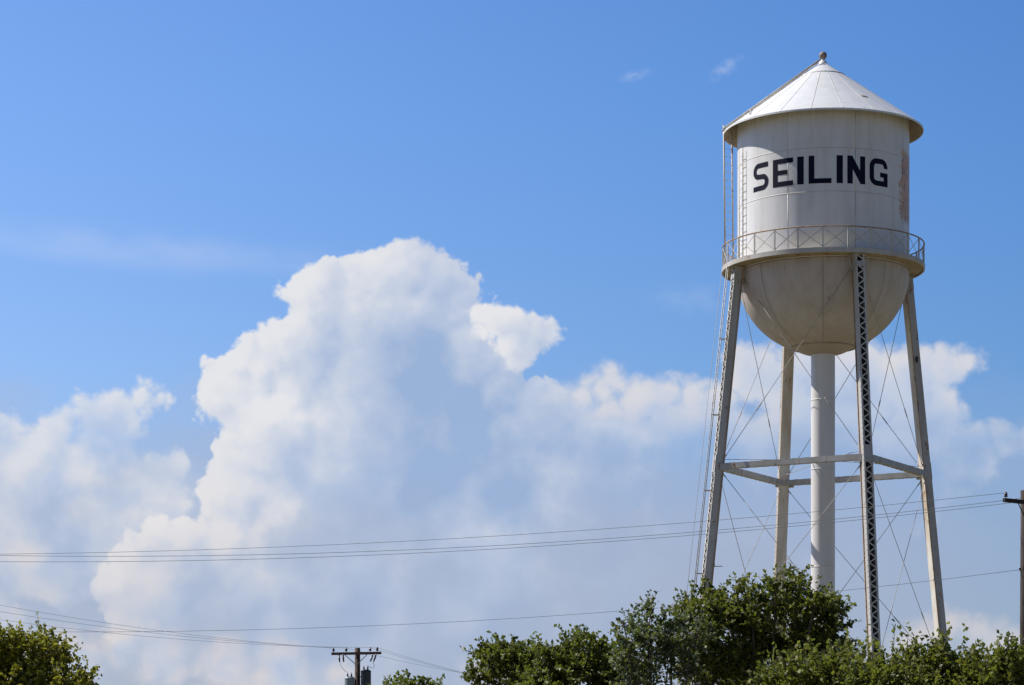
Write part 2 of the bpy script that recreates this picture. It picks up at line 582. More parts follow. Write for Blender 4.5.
M_POST = paint_mat('post_paint', (0.60, 0.58, 0.53), (0.38, 0.32, 0.26), rust=0.3, streak=0.6, rough=0.6)
M_ROD = paint_mat('rod_paint', (0.48, 0.46, 0.43), (0.34, 0.31, 0.28), rust=0.3, streak=0.6, rough=0.5)
M_PIPE = paint_mat('pipe_paint', (0.75, 0.72, 0.70), (0.60, 0.57, 0.54), rust=0.0, streak=0.4, rough=0.35, dent=0.08)
M_SEAM = paint_mat('seam_grime', (0.68, 0.65, 0.62), (0.54, 0.49, 0.43), rust=0.1, streak=0.6, rough=0.6)
M_CONC = paint_mat('concrete', (0.42, 0.40, 0.37), (0.28, 0.26, 0.23), rust=0.0, streak=0.6, rough=0.9)
M_FINIAL = paint_mat('finial_metal', (0.32, 0.27, 0.24), (0.14, 0.09, 0.07), rust=0.45, rust_scale=3, streak=0.8, rough=0.55)


M_LETTER = plain('letter_paint', (0.008, 0.010, 0.032), 0.7, var=0.3, scale=2.0)
M_LETTER.node_tree.nodes['Principled BSDF'].inputs['Specular IOR Level'].default_value = 0.12
M_WOOD = plain('creosote_wood', (0.085, 0.05, 0.035), 0.85, var=0.5, scale=6.0, stretch=(4, 4, .3))
M_WOODARM = plain('arm_wood', (0.14, 0.075, 0.055), 0.85, var=0.4, scale=6.0, stretch=(.5, 4, 4))
M_DARKWOOD = plain('dark_wood', (0.040, 0.024, 0.018), 0.85, var=0.4, scale=6.0, stretch=(4, 4, .3))
M_INS = plain('insulator_glaze', (0.05, 0.028, 0.022), 0.25)
M_GALV = plain('galvanised', (0.30, 0.31, 0.32), 0.5, 0.3)
M_TGREY = plain('transformer_grey', (0.26, 0.31, 0.34), 0.45)
M_TDARK = plain('transformer_dark', (0.022, 0.032, 0.05), 0.45)
M_WIRE = plain('wire', (0.30, 0.31, 0.33), 0.5, 0.2, var=0.2)
M_BARK = plain('bark', (0.14, 0.105, 0.08), 0.9, var=0.5, scale=9, stretch=(2, 2, .5))
M_TWIG = plain('twig_bark', (0.11, 0.08, 0.055), 0.9, var=0.4, scale=9)


def leaf_mat(name, dark, light, pale, pale_share, trans=0.45):
    m, g, b, o = new_mat(name)
    geo = g.n('ShaderNodeNewGeometry')
    rnd = geo.outputs['Random Per Island']
    p = g.n('ShaderNodeTexCoord').outputs['Object']
    n = g.noise(p, 1.3, 2, 0.5)
    f = g.m('ADD', g.m('MULTIPLY', rnd, 0.7), g.m('MULTIPLY_ADD', n, 1.2, -0.45), clamp=True)
    c = g.mix(f, dark, light)
    r2 = g.m('FRACT', g.m('MULTIPLY', rnd, 37.7))
    c = g.mix(g.m('LESS_THAN', r2, pale_share), c, pale)
    g.put(b.inputs['Base Color'], c)
    b.inputs['Roughness'].default_value = 0.5
    b.inputs['Specular IOR Level'].default_value = 0.4
    tr = g.n('ShaderNodeBsdfTranslucent')
    g.put(tr.inputs['Color'], g.mix(0.5, c, (0.22, 0.28, 0.02)))
    mx = g.n('ShaderNodeMixShader')
    mx.inputs[0].default_value = trans
    g.put(mx.inputs[1], b.outputs[0])
    g.put(mx.inputs[2], tr.outputs[0])
    g.put(o.inputs['Surface'], mx.outputs[0])
    return m


# ------------------------------------------------------------------ ground
def build_ground():
    m, g, b, o = new_mat('dry_grass')
    p = g.n('ShaderNodeTexCoord').outputs['Object']
    n1 = g.noise(p, 0.05, 6, 0.6)
    n2 = g.noise(p, 3.0, 5, 0.7)
    c = g.mix(g.ramp(n1, 0.35, 0.65), (0.17, 0.145, 0.085), (0.09, 0.10, 0.045))
    c = g.mix(g.ramp(n2, 0.4, 0.7, 0.0, 0.5), c, (0.21, 0.17, 0.11))
    g.put(b.inputs['Base Color'], c)
    b.inputs['Roughness'].default_value = 0.95
    bump(g, b, n2, 0.6, 0.05)
    mb = MB()
    N = 40
    S = 6000.0
    xs = [math.copysign((abs(i / N * 2 - 1)) ** 3, i / N * 2 - 1) * S for i in range(N + 1)]
    rnd = random.Random(3)
    vs = []
    for y in xs:
        for x in xs:
            rr = math.hypot(x, y)
            vs.append((x, y, 0.0 if rr < 220 else rnd.uniform(-.6, .4) * min(1, (rr - 220) / 400)))
    fs = [(j * (N + 1) + i, j * (N + 1) + i + 1, (j + 1) * (N + 1) + i + 1, (j + 1) * (N + 1) + i) for j in range(N) for i in range(N)]
    mb.add(vs, fs, True)
    go = mb.build('ground', m)
    tag(go, kind='structure')


build_ground()

# ------------------------------------------------------------------ water tower
TX, TY = (823 - 512) / F * 118, 118.0
ZC = CAM_Z
tower = empty('water_tower', (TX, TY, 0), 'tall white riveted steel water tower with cone roof, dark lettering and four lattice legs', 'water tower')
tower.rotation_euler = (0, 0, R_(-6.42))     # 0 degrees looks straight at the camera
RT = 3.645
Z_DECK = 23.36 + ZC
Z_EAVE = 29.10 + ZC
Z_APEX = 32.16 + ZC
R_EAVE = 4.24
SL = (Z_APEX - Z_EAVE) / R_EAVE


def seam_ring(z, r, h=0.035, t=0.006):
    mb = MB()
    mb.lathe([(r + 0.001, z - h), (r + t, z - h), (r + t, z + h), (r + 0.001, z + h)], 128, smooth=True)
    return mb


def build_tank():
    mb = MB()
    ztop = Z_APEX - SL * RT - 0.03
    mb.lathe([(RT, Z_DECK - 0.25), (RT, Z_DECK + 1.2), (RT, 25.8 + ZC), (RT, 27.6 + ZC), (RT, ztop)], 160)
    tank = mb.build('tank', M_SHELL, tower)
    for z in (25.8 + ZC, 27.6 + ZC):
        seam_ring(z, RT, 0.018, 0.004).build('seam', M_SEAM, tank)
    zs = [Z_DECK + 0.02, 25.8 + ZC - 0.03, 27.6 + ZC - 0.03, ztop]
    for c in range(3):
        lo = zs[c] + (0.0 if c == 0 else 0.06)
        for k in range(8):
            mb = MB()
            a = 21.5 + 45 * k
            w = 0.22
            mb.lathe([(RT + 0.0015, lo), (RT + 0.005, lo), (RT + 0.005, zs[c + 1]), (RT + 0.0015, zs[c + 1])], 2, R_(a - w), R_(a + w))
            mb.build('seam', M_SEAM, tank)
    return tank


tank = build_tank()


# --- lettering, block capitals bent round the shell
def arc(cx, cy, rx, ry, a0, a1, n=7):
    return [(cx + rx * math.cos(R_(a0 + (a1 - a0) * i / n)), cy + ry * math.sin(R_(a0 + (a1 - a0) * i / n))) for i in range(n + 1)]


def stroke_polys(pts, w):
    """mitred band of width w along a 2D polyline -> list of quads"""
    L, Rr = [], []
    n = len(pts)
    for i in range(n):
        if i == 0:
            d = (pts[1][0] - pts[0][0], pts[1][1] - pts[0][1]); k = 1.0
        elif i == n - 1:
            d = (pts[-1][0] - pts[-2][0], pts[-1][1] - pts[-2][1]); k = 1.0
        else:
            a = Vector((pts[i][0] - pts[i - 1][0], pts[i][1] - pts[i - 1][1])).normalized()
            b = Vector((pts[i + 1][0] - pts[i][0], pts[i + 1][1] - pts[i][1])).normalized()
            d = a + b
            k = 1 / max(0.5, math.sqrt(max(0.0, (1 + a.dot(b)) / 2)))
        l = math.hypot(*d)
        nx, ny = -d[1] / l, d[0] / l
        L.append((pts[i][0] + nx * w / 2 * k, pts[i][1] + ny * w / 2 * k))
        Rr.append((pts[i][0] - nx * w / 2 * k, pts[i][1] - ny * w / 2 * k))
    return [[L[i], Rr[i], Rr[i + 1], L[i + 1]] for i in range(n - 1)]


def rect(x0, y0, x1, y1):
    return [(x0, y0), (x1, y0), (x1, y1), (x0, y1)]


def letter_shapes(ch, W, H):
    s, h = 0.235, 0.205          # stroke widths: upright, level
    if ch == 'I':
        return [rect(0, 0, W, H)]
    if ch == 'L':
        return [rect(0, 0, s, H), rect(s, 0, W, h)]
    if ch == 'E':
        return [rect(0, 0, s, H), rect(s, 0, W, h), rect(s, H - h, W, H), rect(s, H / 2 - h * .46, W * .74, H / 2 + h * .46)]
    if ch == 'N':
        k = 0.04
        return [rect(0, 0, s, H), rect(W - s, 0, W, H), [(s, H - k), (s, H * .52), (W - s, k), (W - s, H * .48)]]
    if ch == 'S':
        q = h / 2
        rr = (H - h) / 4
        pts = [(W * .97, H - q)] + arc(rr + q, H - q - rr, rr, rr, 90, 180) + arc(rr + q, H - q - rr, rr, rr, 180, 250, 4)[1:]
        pts += [(W * .52, H / 2)]
        pts += arc(W - rr - q, q + rr, rr, rr, 70, 0, 4) + arc(W - rr - q, q + rr, rr, rr, 0, -90)[1:] + [(0.0, q)]
        return stroke_polys(pts, h)
    if ch == 'G':
        q = s / 2
        r = 0.24
        pts = [(W - q, H * .66), (W - q, H - q - r * .9)] + arc(W - q - r, H - q - r, r, r, 15, 90)
        pts += arc(q + r, H - q - r, r, r, 90, 180) + arc(q + r, q + r, r, r, 180, 270) + [(W - s, q)]
        return stroke_polys(pts, s * .92) + [rect(W - s, 0.01, W, H * .50), rect(W * .56, H * .33, W - s, H * .50)]
    return []


def build_letters():
    z0, H = 26.13 + ZC, 1.15
    for ch, a0, a1 in (('S', -52.5, -38.2), ('E', -34.6, -19.7), ('I', -16.9, -12.5), ('L', -9.3, 5.5), ('I', 8.8, 12.9), ('N', 15.9, 28.4), ('G', 31.6, 47.0)):
        W = R_(a1 - a0) * RT
        mb = MB()
        for q in letter_shapes(ch, W, H):
            n = 6
            vs, fs = [], []
            # subdivide each quad so it follows the curve
            A, B, C, D = [Vector(p) for p in q]
            for i in range(n + 1):
                for j in range(n + 1):
                    u, v = i / n, j / n
                    pt = (A * (1 - u) + B * u) * (1 - v) + (D * (1 - u) + C * u) * v
                    ang = math.degrees(pt.x / RT) + a0
                    vs.append(pol(RT + 0.008, ang, z0 + pt.y))
            for i in range(n):
                for j in range(n):
                    fs.append((i * (n + 1) + j, (i + 1) * (n + 1) + j, (i + 1) * (n + 1) + j + 1, i * (n + 1) + j + 1))
            mb.add(vs, fs, True)
        mb.build('letter', M_LETTER, tank, sharp=60)


build_letters()


def build_bowl():
    zc = 23.33 + ZC
    prof = []
    for i in range(41):
        a = i / 40 * R_(90)
        r = (RT - 0.004) * math.cos(a)
        z = zc - 0.24 - (3.64 - 0.24) * math.sin(a)
        if r < 1.32:
            break
        prof.append((r, z))
    rl, zl = prof[-1]
    prof += [(1.30, zl - 0.02), (1.0, zl - 0.17), (0.8, zl - 0.25), (0.56, zl - 0.31), (0.50, zl - 0.33)]
    mb = MB()
    mb.lathe(prof, 128)
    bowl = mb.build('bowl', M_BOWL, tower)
    for k in range(8):
        s = MB()
        a = 45 * k
        pr = prof[:-5]
        vs, fs = [], []
        for (r, z) in pr:
            w = 0.014
            n = Vector((r, z - (zc - 0.24)))
            n.normalize()
            off = 0.005
            for sg in (-1, 1):
                p = pol(r + n.x * off, a, z + n.y * off)
                t = pol(1, a + 90)
                vs.append(p + t * w * sg)
        for i in range(len(pr) - 1):
            fs.append((2 * i, 2 * i + 1, 2 * i + 3, 2 * i + 2))
        s.add(vs, fs, True)
        s.build('seam', M_BSEAM, bowl)
    s = MB()
    s.lathe([(rl + .002, zl + 0.05), (rl + .03, zl + 0.03), (rl + .015, zl - 0.03), (rl - 0.03, zl - 0.04)], 96)
    s.build('seam', M_BSEAM, bowl)
    return zl - 0.33


z_bowl = build_bowl()
mb = MB()
mb.lathe([(0.51, -0.0), (0.51, 6.0), (0.51, 12.0), (0.51, 16.0), (0.51, z_bowl + 0.1)], 48)
riser = mb.build('riser_pipe', M_PIPE, tower)
for z in (4.1, 8.2, 12.3, 16.45, 19.4):
    s = MB()
    s.lathe([(0.511, z - .02), (0.518, z - .02), (0.518, z + .02), (0.511, z + .02)], 48)
    s.build('seam', M_PIPE, riser)

def build_roof():
    t = 0.02
    capr = 0.93
    prof = [(0.02, Z_APEX), (0.3, Z_APEX - .3 * SL + 0.0), (capr, Z_APEX - capr * SL), (2.2, Z_APEX - 2.2 * SL), (R_EAVE, Z_EAVE),
            (R_EAVE, Z_EAVE - 0.075), (R_EAVE - t, Z_EAVE - 0.075), (R_EAVE - t, Z_EAVE - t), (RT - 0.05, Z_APEX - (RT - 0.05) * SL - t)]
    mb = MB()
    mb.lathe(prof, 160)
    roof = mb.build('roof', M_ROOF, tower, sharp=25)
    s = MB()
    s.lathe([(capr + .05, Z_APEX - (capr + .05) * SL + 0.002), (capr + .05, Z_APEX - (capr + .05) * SL + .022), (capr - .02, Z_APEX - (capr - .02) * SL + .022)], 96)
    s.build('seam', M_SEAM, roof)
    for k in range(20):
        a = -6.6 + 18 * k
        s = MB()
        p0 = pol(capr + .06, a, Z_APEX - (capr + .06) * SL + 0.006)
        p1 = pol(R_EAVE - .01, a, Z_APEX - (R_EAVE - .01) * SL + 0.006)
        nrm = (pol(SL, a) + Vector((0, 0, 1))).normalized()
        s.bar(p0, p1, 0.022, 0.008, up=nrm)
        s.build('seam', M_SEAM, roof)
    # soffit and its brackets
    s = MB()
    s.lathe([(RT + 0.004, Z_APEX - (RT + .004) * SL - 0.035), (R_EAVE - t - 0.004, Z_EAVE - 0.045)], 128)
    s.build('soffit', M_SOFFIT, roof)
    # lifted lap flap and a patch plate on the cone
    s = MB()
    nrm = (pol(SL, -62) + Vector((0, 0, 1))).normalized()
    c = pol(3.35, -62, Z_APEX - 3.35 * SL) + nrm * 0.10
    s.bar(c, pol(3.95, -50, Z_APEX - 3.95 * SL) + nrm * 0.05, 0.04, 0.03, up=nrm)
    s.bar(c, pol(3.35, -62, Z_APEX - 3.35 * SL), 0.03, 0.03, up=(1, 0, 0))
    s.build('hook', M_ROD, roof)
    s = MB()
    a = 34
    nrm = (pol(SL, a) + Vector((0, 0, 1))).normalized()
    s.bar(pol(3.0, a, Z_APEX - 3.0 * SL) + nrm * .012, pol(3.1, a, Z_APEX - 3.1 * SL) + nrm * .012, 0.28, 0.012, up=nrm)
    s.build('patch', M_SOFFIT, roof)
    # finial: neck and vent ball
    s = MB()
    s.lathe([(0.20, Z_APEX - .13), (0.15, Z_APEX - 0.03), (0.08, Z_APEX + 0.03), (0.07, Z_APEX + 0.12)], 24)
    s.build('finial_neck', M_ROOF, roof)
    s = MB()
    pr = [(0.001, 0.375)] + [(0.165 * math.sin(R_(x)), 0.205 + 0.17 * math.cos(R_(x))) for x in range(12, 180, 12)] + [(0.001, 0.035)]
    s.lathe([(r, z + Z_APEX + 0.03) for r, z in pr], 24)
    s.build('finial_ball', M_FINIAL, roof)
    return roof


roof = build_roof()


def ladder(name, a_top, a_bot, side, rung_step=0.32, width=0.38, rail_r=0.022, rung_r=0.012, parent=tower, mat=M_POST, path=None):
    """path: list of points from bottom to top (centre line), side: unit vector across"""
    pts = [Vector(p) for p in (path or [a_bot, a_top])]
    side = Vector(side).normalized()
    root = None
    for sg in (-1, 1):
        mbb = MB()
        mbb.tube([p + side * sg * width / 2 for p in pts], rail_r, 6)
        if root is None:
            root = mbb.build(name, mat, parent)
        else:
            mbb.build('rail', mat, root)
    L = [0.0]
    for i in range(1, len(pts)):
        L.append(L[-1] + (pts[i] - pts[i - 1]).length)
    n = int(L[-1] / rung_step)
    me = None
    for k in range(1, min(n, 96)):
        dist = L[-1] * k / n
        for i in range(1, len(pts)):
            if dist <= L[i] + 1e-6:
                p = pts[i - 1].lerp(pts[i], (dist - L[i - 1]) / (L[i] - L[i - 1]))
                break
        if me is None:
            mbb = MB()
            mbb.tube([-side * width / 2, side * width / 2], rung_r, 5)
            r = mbb.build('rung', mat, root, loc=p)
            me = r.data
        else:
            r = link_mesh('rung', me, None, root, p)
    return root


# ladder on the shell wall
la = -66
ladder('wall_ladder', pol(RT + .10, la, 28.15 + ZC), pol(RT + .10, la, Z_DECK + .05), pol(1, la + 90), width=0.40, rail_r=0.016, rung_r=0.012)
# eave ladder from balcony edge to the roof edge
lo = -86
topp = pol(R_EAVE - .02, -84, Z_EAVE + 0.34)
botp = pol(4.12, -84, Z_DECK + .05)
sd = (pol(1, -90) * 0.99 + Vector((0, -0.35, 0))).normalized()
ladder('eave_ladder', topp + sd * -0.17, botp + sd * -0.14, sd, width=0.36, rail_r=0.042, rung_r=0.009)
# roof ladder lying a hand above the cone
ra = -80
nrm = (pol(SL, ra) + Vector((0, 0, 1))).normalized()
ladder('roof_ladder', pol(0.12, ra, Z_APEX + .0) + nrm * .03, pol(R_EAVE + .02, ra, Z_EAVE) + nrm * .07, pol(1, ra + 90), width=0.40, rail_r=0.045, rung_r=0.012)


# --- balcony
def build_balcony():
    Ri, Ro = RT + 0.012, 4.30
    prof = [(Ri, Z_DECK), (Ro, Z_DECK), (Ro, Z_DECK - 0.19), (Ro - 0.07, Z_DECK - 0.19), (Ro - 0.07, Z_DECK - 0.175),
            (Ro - 0.02, Z_DECK - 0.165), (Ro - 0.02, Z_DECK - 0.02), (Ri, Z_DECK - 0.02)]
    mbb = MB()
    mbb.lathe(prof, 160, closed_prof=True)
    deck = mbb.build('balcony', M_DECK, tower, sharp=30)
    s = MB()
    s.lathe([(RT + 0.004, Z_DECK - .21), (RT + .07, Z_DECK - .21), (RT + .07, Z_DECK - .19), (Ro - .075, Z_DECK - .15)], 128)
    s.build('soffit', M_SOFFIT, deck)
    rail = MB()
    N = 26
    H = 0.87
    rr = Ro - 0.03
    rail.tube([pol(rr, i * 360 / 130, Z_DECK + H) for i in range(130)], 0.030, 6, closed=True)
    railing = rail.build('railing', M_RAIL, tower)
    post_me = brace_me = None
    st = 360 / N
    for k in range(N):
        a = k * st
        if post_me is None:
            s = MB()
            s.bar((0, 0, 0.0), (0, 0, H), 0.05, 0.05, up=(1, 0, 0))
            o = s.build('post', M_POST, railing)
            post_me = o.data
            b = MB()
            P0, P1 = pol(rr, 0), pol(rr, st)
            for (u, v, off) in ((P0, P1, -.012), (P1, P0, .012)):
                offv = pol(off, st / 2)
                b.bar(u + offv + Vector((0, 0, .04)), v + offv + Vector((0, 0, H - .05)), 0.028, 0.008, up=pol(1, st / 2))
            bo = b.build('brace', M_POST, railing)
            brace_me = bo.data
        else:
            o = link_mesh('post', post_me, None, railing)
            bo = link_mesh('brace', brace_me, None, railing)
        o.location = pol(rr, a, Z_DECK)
        o.rotation_euler = (0, 0, R_(a))
        bo.location = (0, 0, Z_DECK)
        bo.rotation_euler = (0, 0, R_(a))
    return deck


deck = build_balcony()

# --- legs
LEG_ANG = [22.0 + 90 * k for k in range(4)]     # near, right, far, left
Z_RING = 14.72 + ZC
BAT = 0.105


def leg_r(z):
    return 4.74 + BAT * (Z_RING - z)


ZT = Z_DECK - 0.20


def build_leg(ang):
    A, B = pol(leg_r(0.35), ang, 0.35), pol(leg_r(ZT), ang, ZT)
    ax = (B - A).normalized()
    t = pol(1, ang + 90)
    r = t.cross(ax).normalized()
    if r.dot(pol(1, ang)) < 0:
        r = -r
    L = (B - A).length
    W, D, th = 0.40, 0.36, 0.014
    mid = (A + B) / 2
    mbb = MB()
    for sg in (-1, 1):
        mbb.box(mid + t * sg * (W / 2 - th / 2), ax, t, r, L / 2, th / 2, D / 2)
    leg = mbb.build('leg', M_STEEL, tower)
    for sg in (-1, 1):
        fl = MB()
        fl.box(mid + t * sg * (W / 2 - 0.030 - th) + r * (D / 2 - .008), ax, t, r, L / 2, 0.030, 0.007)
        fl.build('flange', M_LACE, leg)
    # solid inner cover plate, rusting along its edges
    cv = MB()
    cv.box(mid - r * (D / 2 + .007), ax, t, r, L / 2, W / 2 + .035, 0.0065)
    cv.build('cover_plate', M_COVER, leg)
    il = MB()  # dark liner added to paint the shade inside the leg
    il.box(mid - r * (D / 2 - .006), ax, t, r, L / 2 - .01, W / 2 - .018, 0.003)
    il.build('inner_shade', M_INNER_SHADE, leg)
    for sg in (-1, 1):
        eg = MB()
        eg.box(mid - r * (D / 2 - .012) + t * sg * (W / 2 + .022), ax, t, r, L / 2, .018, 0.020)
        eg.build('edge_angle', M_EDGE, leg)
    lac = MB()
    pitch = 0.43
    n = int(L / pitch)
    for i in range(n):
        for h in range(2):
            s0 = (i + h * .5) * pitch - L / 2 + 0.1
            s1 = s0 + pitch / 2
            sg = -1 if h == 0 else 1
            off = D / 2 + 0.004 + (0.0055 if h else 0)
            p0 = mid + ax * s0 + t * sg * (W / 2 - .045) + r * off
            p1 = mid + ax * s1 - t * sg * (W / 2 - .045) + r * off
            lac.bar(p0, p1, 0.052, 0.008, up=r)
    lac.build('lacing', M_LACE, leg)
    # batten plates at the ends and at the struts
    for z, hh in ((ZT - 0.42, 0.11), (Z_RING + .1, 0.36), (6.0 + ZC, .34), (1.0, .4)):
        s0 = (z - mid.z) / ax.z
        bt = MB()
        bt.box(mid + ax * s0 + r * (D / 2 + .018), ax, t, r, hh, W / 2 - .005, 0.005)
        bt.build('batten_plate', M_STEEL, leg)
    # cap gussets to the balcony girder
    for sg in (-1, 1):
        gp = MB()
        gp.bar(B + t * sg * (W / 2 + .02) - ax * 0.75, B + t * sg * (W / 2 + .22) - ax * 0.25, 0.012, 0.06, up=t)
        gp.box(B + t * sg * (W / 2 + .008) - ax * .30 - r * .05, ax, t, r, 0.28, 0.006, D / 2 + .06)
        gp.build('gusset', M_STEEL, leg)
    gp = MB()
    gp.box(B - ax * 0.02, ax, t, r, 0.02, W / 2 + .1, D / 2 + 0.05)
    gp.build('cap_plate', M_STEEL, leg)
    if ang == LEG_ANG[1]:
        hh = MB()
        zz = 19.6 + ZC
        cc = mid + ax * ((zz - mid.z) / ax.z) + t * (W / 2 + .012) * (-1 if t.y > 0 else 1)
        hh.lathe([(0.001, 0.004), (.07, .004), (.075, 0)], 14)
        q = Matrix.Translation(cc) @ (t * (-1 if t.y > 0 else 1)).to_track_quat('Z', 'Y').to_matrix().to_4x4() @ Matrix.Diagonal((1.0, 2.0, 1.0, 1.0))
        hh.v = [tuple(q @ Vector(v)) for v in hh.v]
        hh.build('hand_hole', M_INS, leg)
    # rivet rows on the webs
    rv = MB()
    for sg in (-1, 1):
        for side in (-1, 1):
            k = 0
            while k * 0.22 < L - .3:
                s0 = k * .22 - L / 2 + .15
                c = mid + ax * s0 + t * sg * (W / 2 + .006) + r * side * (D / 2 - .05)
                rv.box(c, ax, t, r, .017, .008, .017)
                k += 1
    rv.build('rivets', M_STEEL, leg)
    ft = MB()
    P = pol(leg_r(0.35), ang, 0.33)
    ft.box(P, pol(1, ang), pol(1, ang + 90), (0, 0, 1), .38, .38, .02)
    ft.build('base_plate', M_STEEL, leg)
    pr = MB()
    pr.box(P - Vector((0, 0, .17)), pol(1, ang), pol(1, ang + 90), (0, 0, 1), .6, .6, .149)
    pr.build('footing', M_CONC, leg)
    return leg


for a in LEG_ANG:
    build_leg(a)


def build_strut(a0, a1, z):
    P, Q = pol(leg_r(z), a0, z), pol(leg_r(z), a1, z)
    d = (Q - P).normalized()
    P, Q = P + d * .20, Q - d * .20
    n = Vector((d.y, -d.x, 0))
    out = n if n.dot((P + Q) / 2) > 0 else -n
    mid = (P + Q) / 2
    L = (Q - P).length
    mbb = MB()
    for sg in (-1, 1):
        # top and bottom angles of each face
        mbb.box(mid + out * sg * .127, d, out, (0, 0, 1), L / 2, .005, .105)
        for zz in (-1, 1):
            mbb.box(mid + out * sg * .099 + Vector((0, 0, zz * .111)), d, out, (0, 0, 1), L / 2, .033, .005)
    s = mbb.build('strut', M_STEEL, tower)
    step = .48
    cnt = int(L / step)
    for zz in (-1, 1):
        b = MB()
        for k in range(cnt + 1):
            c = mid + d * ((k - cnt / 2) * step)
            b.box(c + Vector((0, 0, zz * .121)), d, out, (0, 0, 1), .13, .125, .004)
        b.build('batten_row', M_STEEL, s)
    for E_, sg in ((P, 1), (Q, -1)):
        g_ = MB()
        g_.box(E_ + d * sg * .12 + out * .142 + Vector((0, 0, -.05)), d, out, (0, 0, 1), .16, .005, .15)
        g_.build('gusset', M_STEEL, s)


def build_rod(P, Q, rad=0.0135):
    P, Q = Vector(P), Vector(Q)
    mbb = MB()
    d = (Q - P).normalized()
    sag = Vector((0, 0, -0.03))
    mbb.tube([P, P.lerp(Q, .33) + sag, P.lerp(Q, .66) + sag, Q], rad, 6)
    r = mbb.build('brace_rod', M_ROD, tower)
    c = MB()
    m0 = P.lerp(Q, .72) + sag * .9
    c.tube([m0 - d * .22, m0 - d * .16, m0 + d * .16, m0 + d * .22], [rad * 1.2, rad * 1.9, rad * 1.9, rad * 1.2], 6)
    c.build('turnbuckle', M_ROD, r)
    for E_, sg in ((P, 1), (Q, -1)):
        c = MB()
        c.tube([E_, E_ + d * sg * .30], rad * 1.9, 6)
        c.build('clevis', M_ROD, r)


LV = [ZT - 0.35, Z_RING, 6.0 + ZC, 0.6]
for k in range(4):
    a0, a1 = LEG_ANG[k], LEG_ANG[k] + 90
    for z in (Z_RING, 6.0 + ZC):
        build_strut(a0, a1, z)
    for i in range(3):
        zt, zb = LV[i] - (.25 if i else 0), LV[i + 1] + .25
        for sgn in (0, 1):
            u, v = (a0, a1) if sgn == 0 else (a1, a0)
            off = 0.02 if sgn else -0.02
            m_ = pol(off, a0 + 45)
            cu = 5.0 if u < v else -5.0
            build_rod(pol(leg_r(zt), u, zt) + m_ + (pol(leg_r(zt), v, zt) - pol(leg_r(zt), u, zt)).normalized() * .2,
                      pol(leg_r(zb), v, zb) + m_ + (pol(leg_r(zb), u, zb) - pol(leg_r(zb), v, zb)).normalized() * .2)
    # stays from each leg to the riser pipe
    zs = Z_RING + .42
    s = MB()
    s.tube([pol(leg_r(zs) - .2, a0, zs - .1), pol(.55, a0, zs)], .013, 6)
    s.build('riser_stay', M_ROD, tower)
s = MB()
s.lathe([(0.522, Z_RING + .36), (0.56, Z_RING + .36), (0.56, Z_RING + .48), (0.522, Z_RING + .48)], 40)
s.build('riser_band', M_ROD, tower)

# ladder and conduit up the left leg
la = LEG_ANG[3]
A, B = pol(leg_r(2.4) + .52, la, 2.4), pol(leg_r(ZT) + .45, la, ZT + .1)
sdir = (pol(1, la) * 0.55 + pol(1, la + 90) * 0.85).normalized()
legl = ladder('leg_ladder', B, A, sdir, rung_step=.31, width=.30, rail_r=.020, rung_r=.010)
for z in (5.2, 8.6, 11.9, 15.4, 18.6, 21.8):
    s = MB()
    for sg in (-1, 1):
        p = pol(leg_r(z) + .50, la, z) + sdir * .15 * sg
        s.tube([p, pol(leg_r(z) + .2, la, z) + pol(.12 * sg, la + 90)], .018, 5)
    s.build('standoff', M_ROD, legl)
s = MB()
s.tube([pol(leg_r(.3) + .80, la - 3, .1), pol(leg_r(12) + .72, la - 3, 12), pol(leg_r(ZT) + .62, la - 3, ZT)], .010, 5)
s.build('cable', M_ROD, tower)
s = MB()
P0 = pol(leg_r(11.05 + 1.0), la, 12.2)
s.tube([P0, P0 + Vector((.62, -.1, .0))], .02, 6)
s.tube([P0 + Vector((.3, -.1, 0.0)), P0 + Vector((.3, -.1, .12))], .012, 6)
s.build('pipe_arm', M_ROD, tower)


# ------------------------------------------------------------------ utility poles and wires
def insulator(p, parent, s=1.0):
    mbb = MB()
    x, y, z = p
    prof = [(0.001, .22), (.03, .22), (.035, .18), (.055, .17), (.06, .13), (.035, .12), (.06, .10), (.065, .05), (.03, .045), (.012, .04), (.012, 0.0), (.001, 0)]
    tmp = MB()
    tmp.lathe([(r * s, h * s) for r, h in prof], 14)
    mbb.add([(v[0] + x, v[1] + y, v[2] + z) for v in tmp.v], tmp.f, True)
    return mbb.build('insulator', M_INS, parent)


def dirv(deg):
    return Vector((math.cos(R_(deg)), math.sin(R_(deg)), 0))


# right-hand pole, standing at the edge of the frame
PRX, PRY = (1024.8 - 512) / F * 90, 90.0
ztop = (HOR - 490.5) / F * 90 + CAM_Z
pole_r = empty('utility_pole', (PRX, PRY, 0), 'dark wooden utility pole cut by the right edge of the photo', 'utility pole', 'wooden utility poles carrying the wires')
mbb = MB()
mbb.tube([(0, 0, 0), (0, 0, ztop * .5), (0, 0, ztop)], [.19, .165, .138], 20)
mbb.build('post', M_DARKWOOD, pole_r)
ad = Vector((-.78, -.62, 0)).normalized()
zarm = (HOR - 503.2) / F * 90 + CAM_Z
front = Vector((-ad.y, ad.x, 0))
if front.y > 0: front = -front
ac = front * .19
mbb = MB()
mbb.bar(ad * -1.22 + ac + Vector((0, 0, zarm)), ad * 1.22 + ac + Vector((0, 0, zarm)), .10, .125)
mbb.build('crossarm', M_DARKWOOD, pole_r)
for sg in (-1, 1):
    s = MB()
    s.bar(ad * .62 * sg + ac * 1.35 + Vector((0, 0, zarm - .06)), ac * .95 + Vector((0, 0, zarm - .75)), .035, .012, up=front)
    s.build('arm_brace', M_DARKWOOD, pole_r)
ins_r = [ad * 1.13 + ac, ad * -.42 + ac, ad * -1.13 + ac]
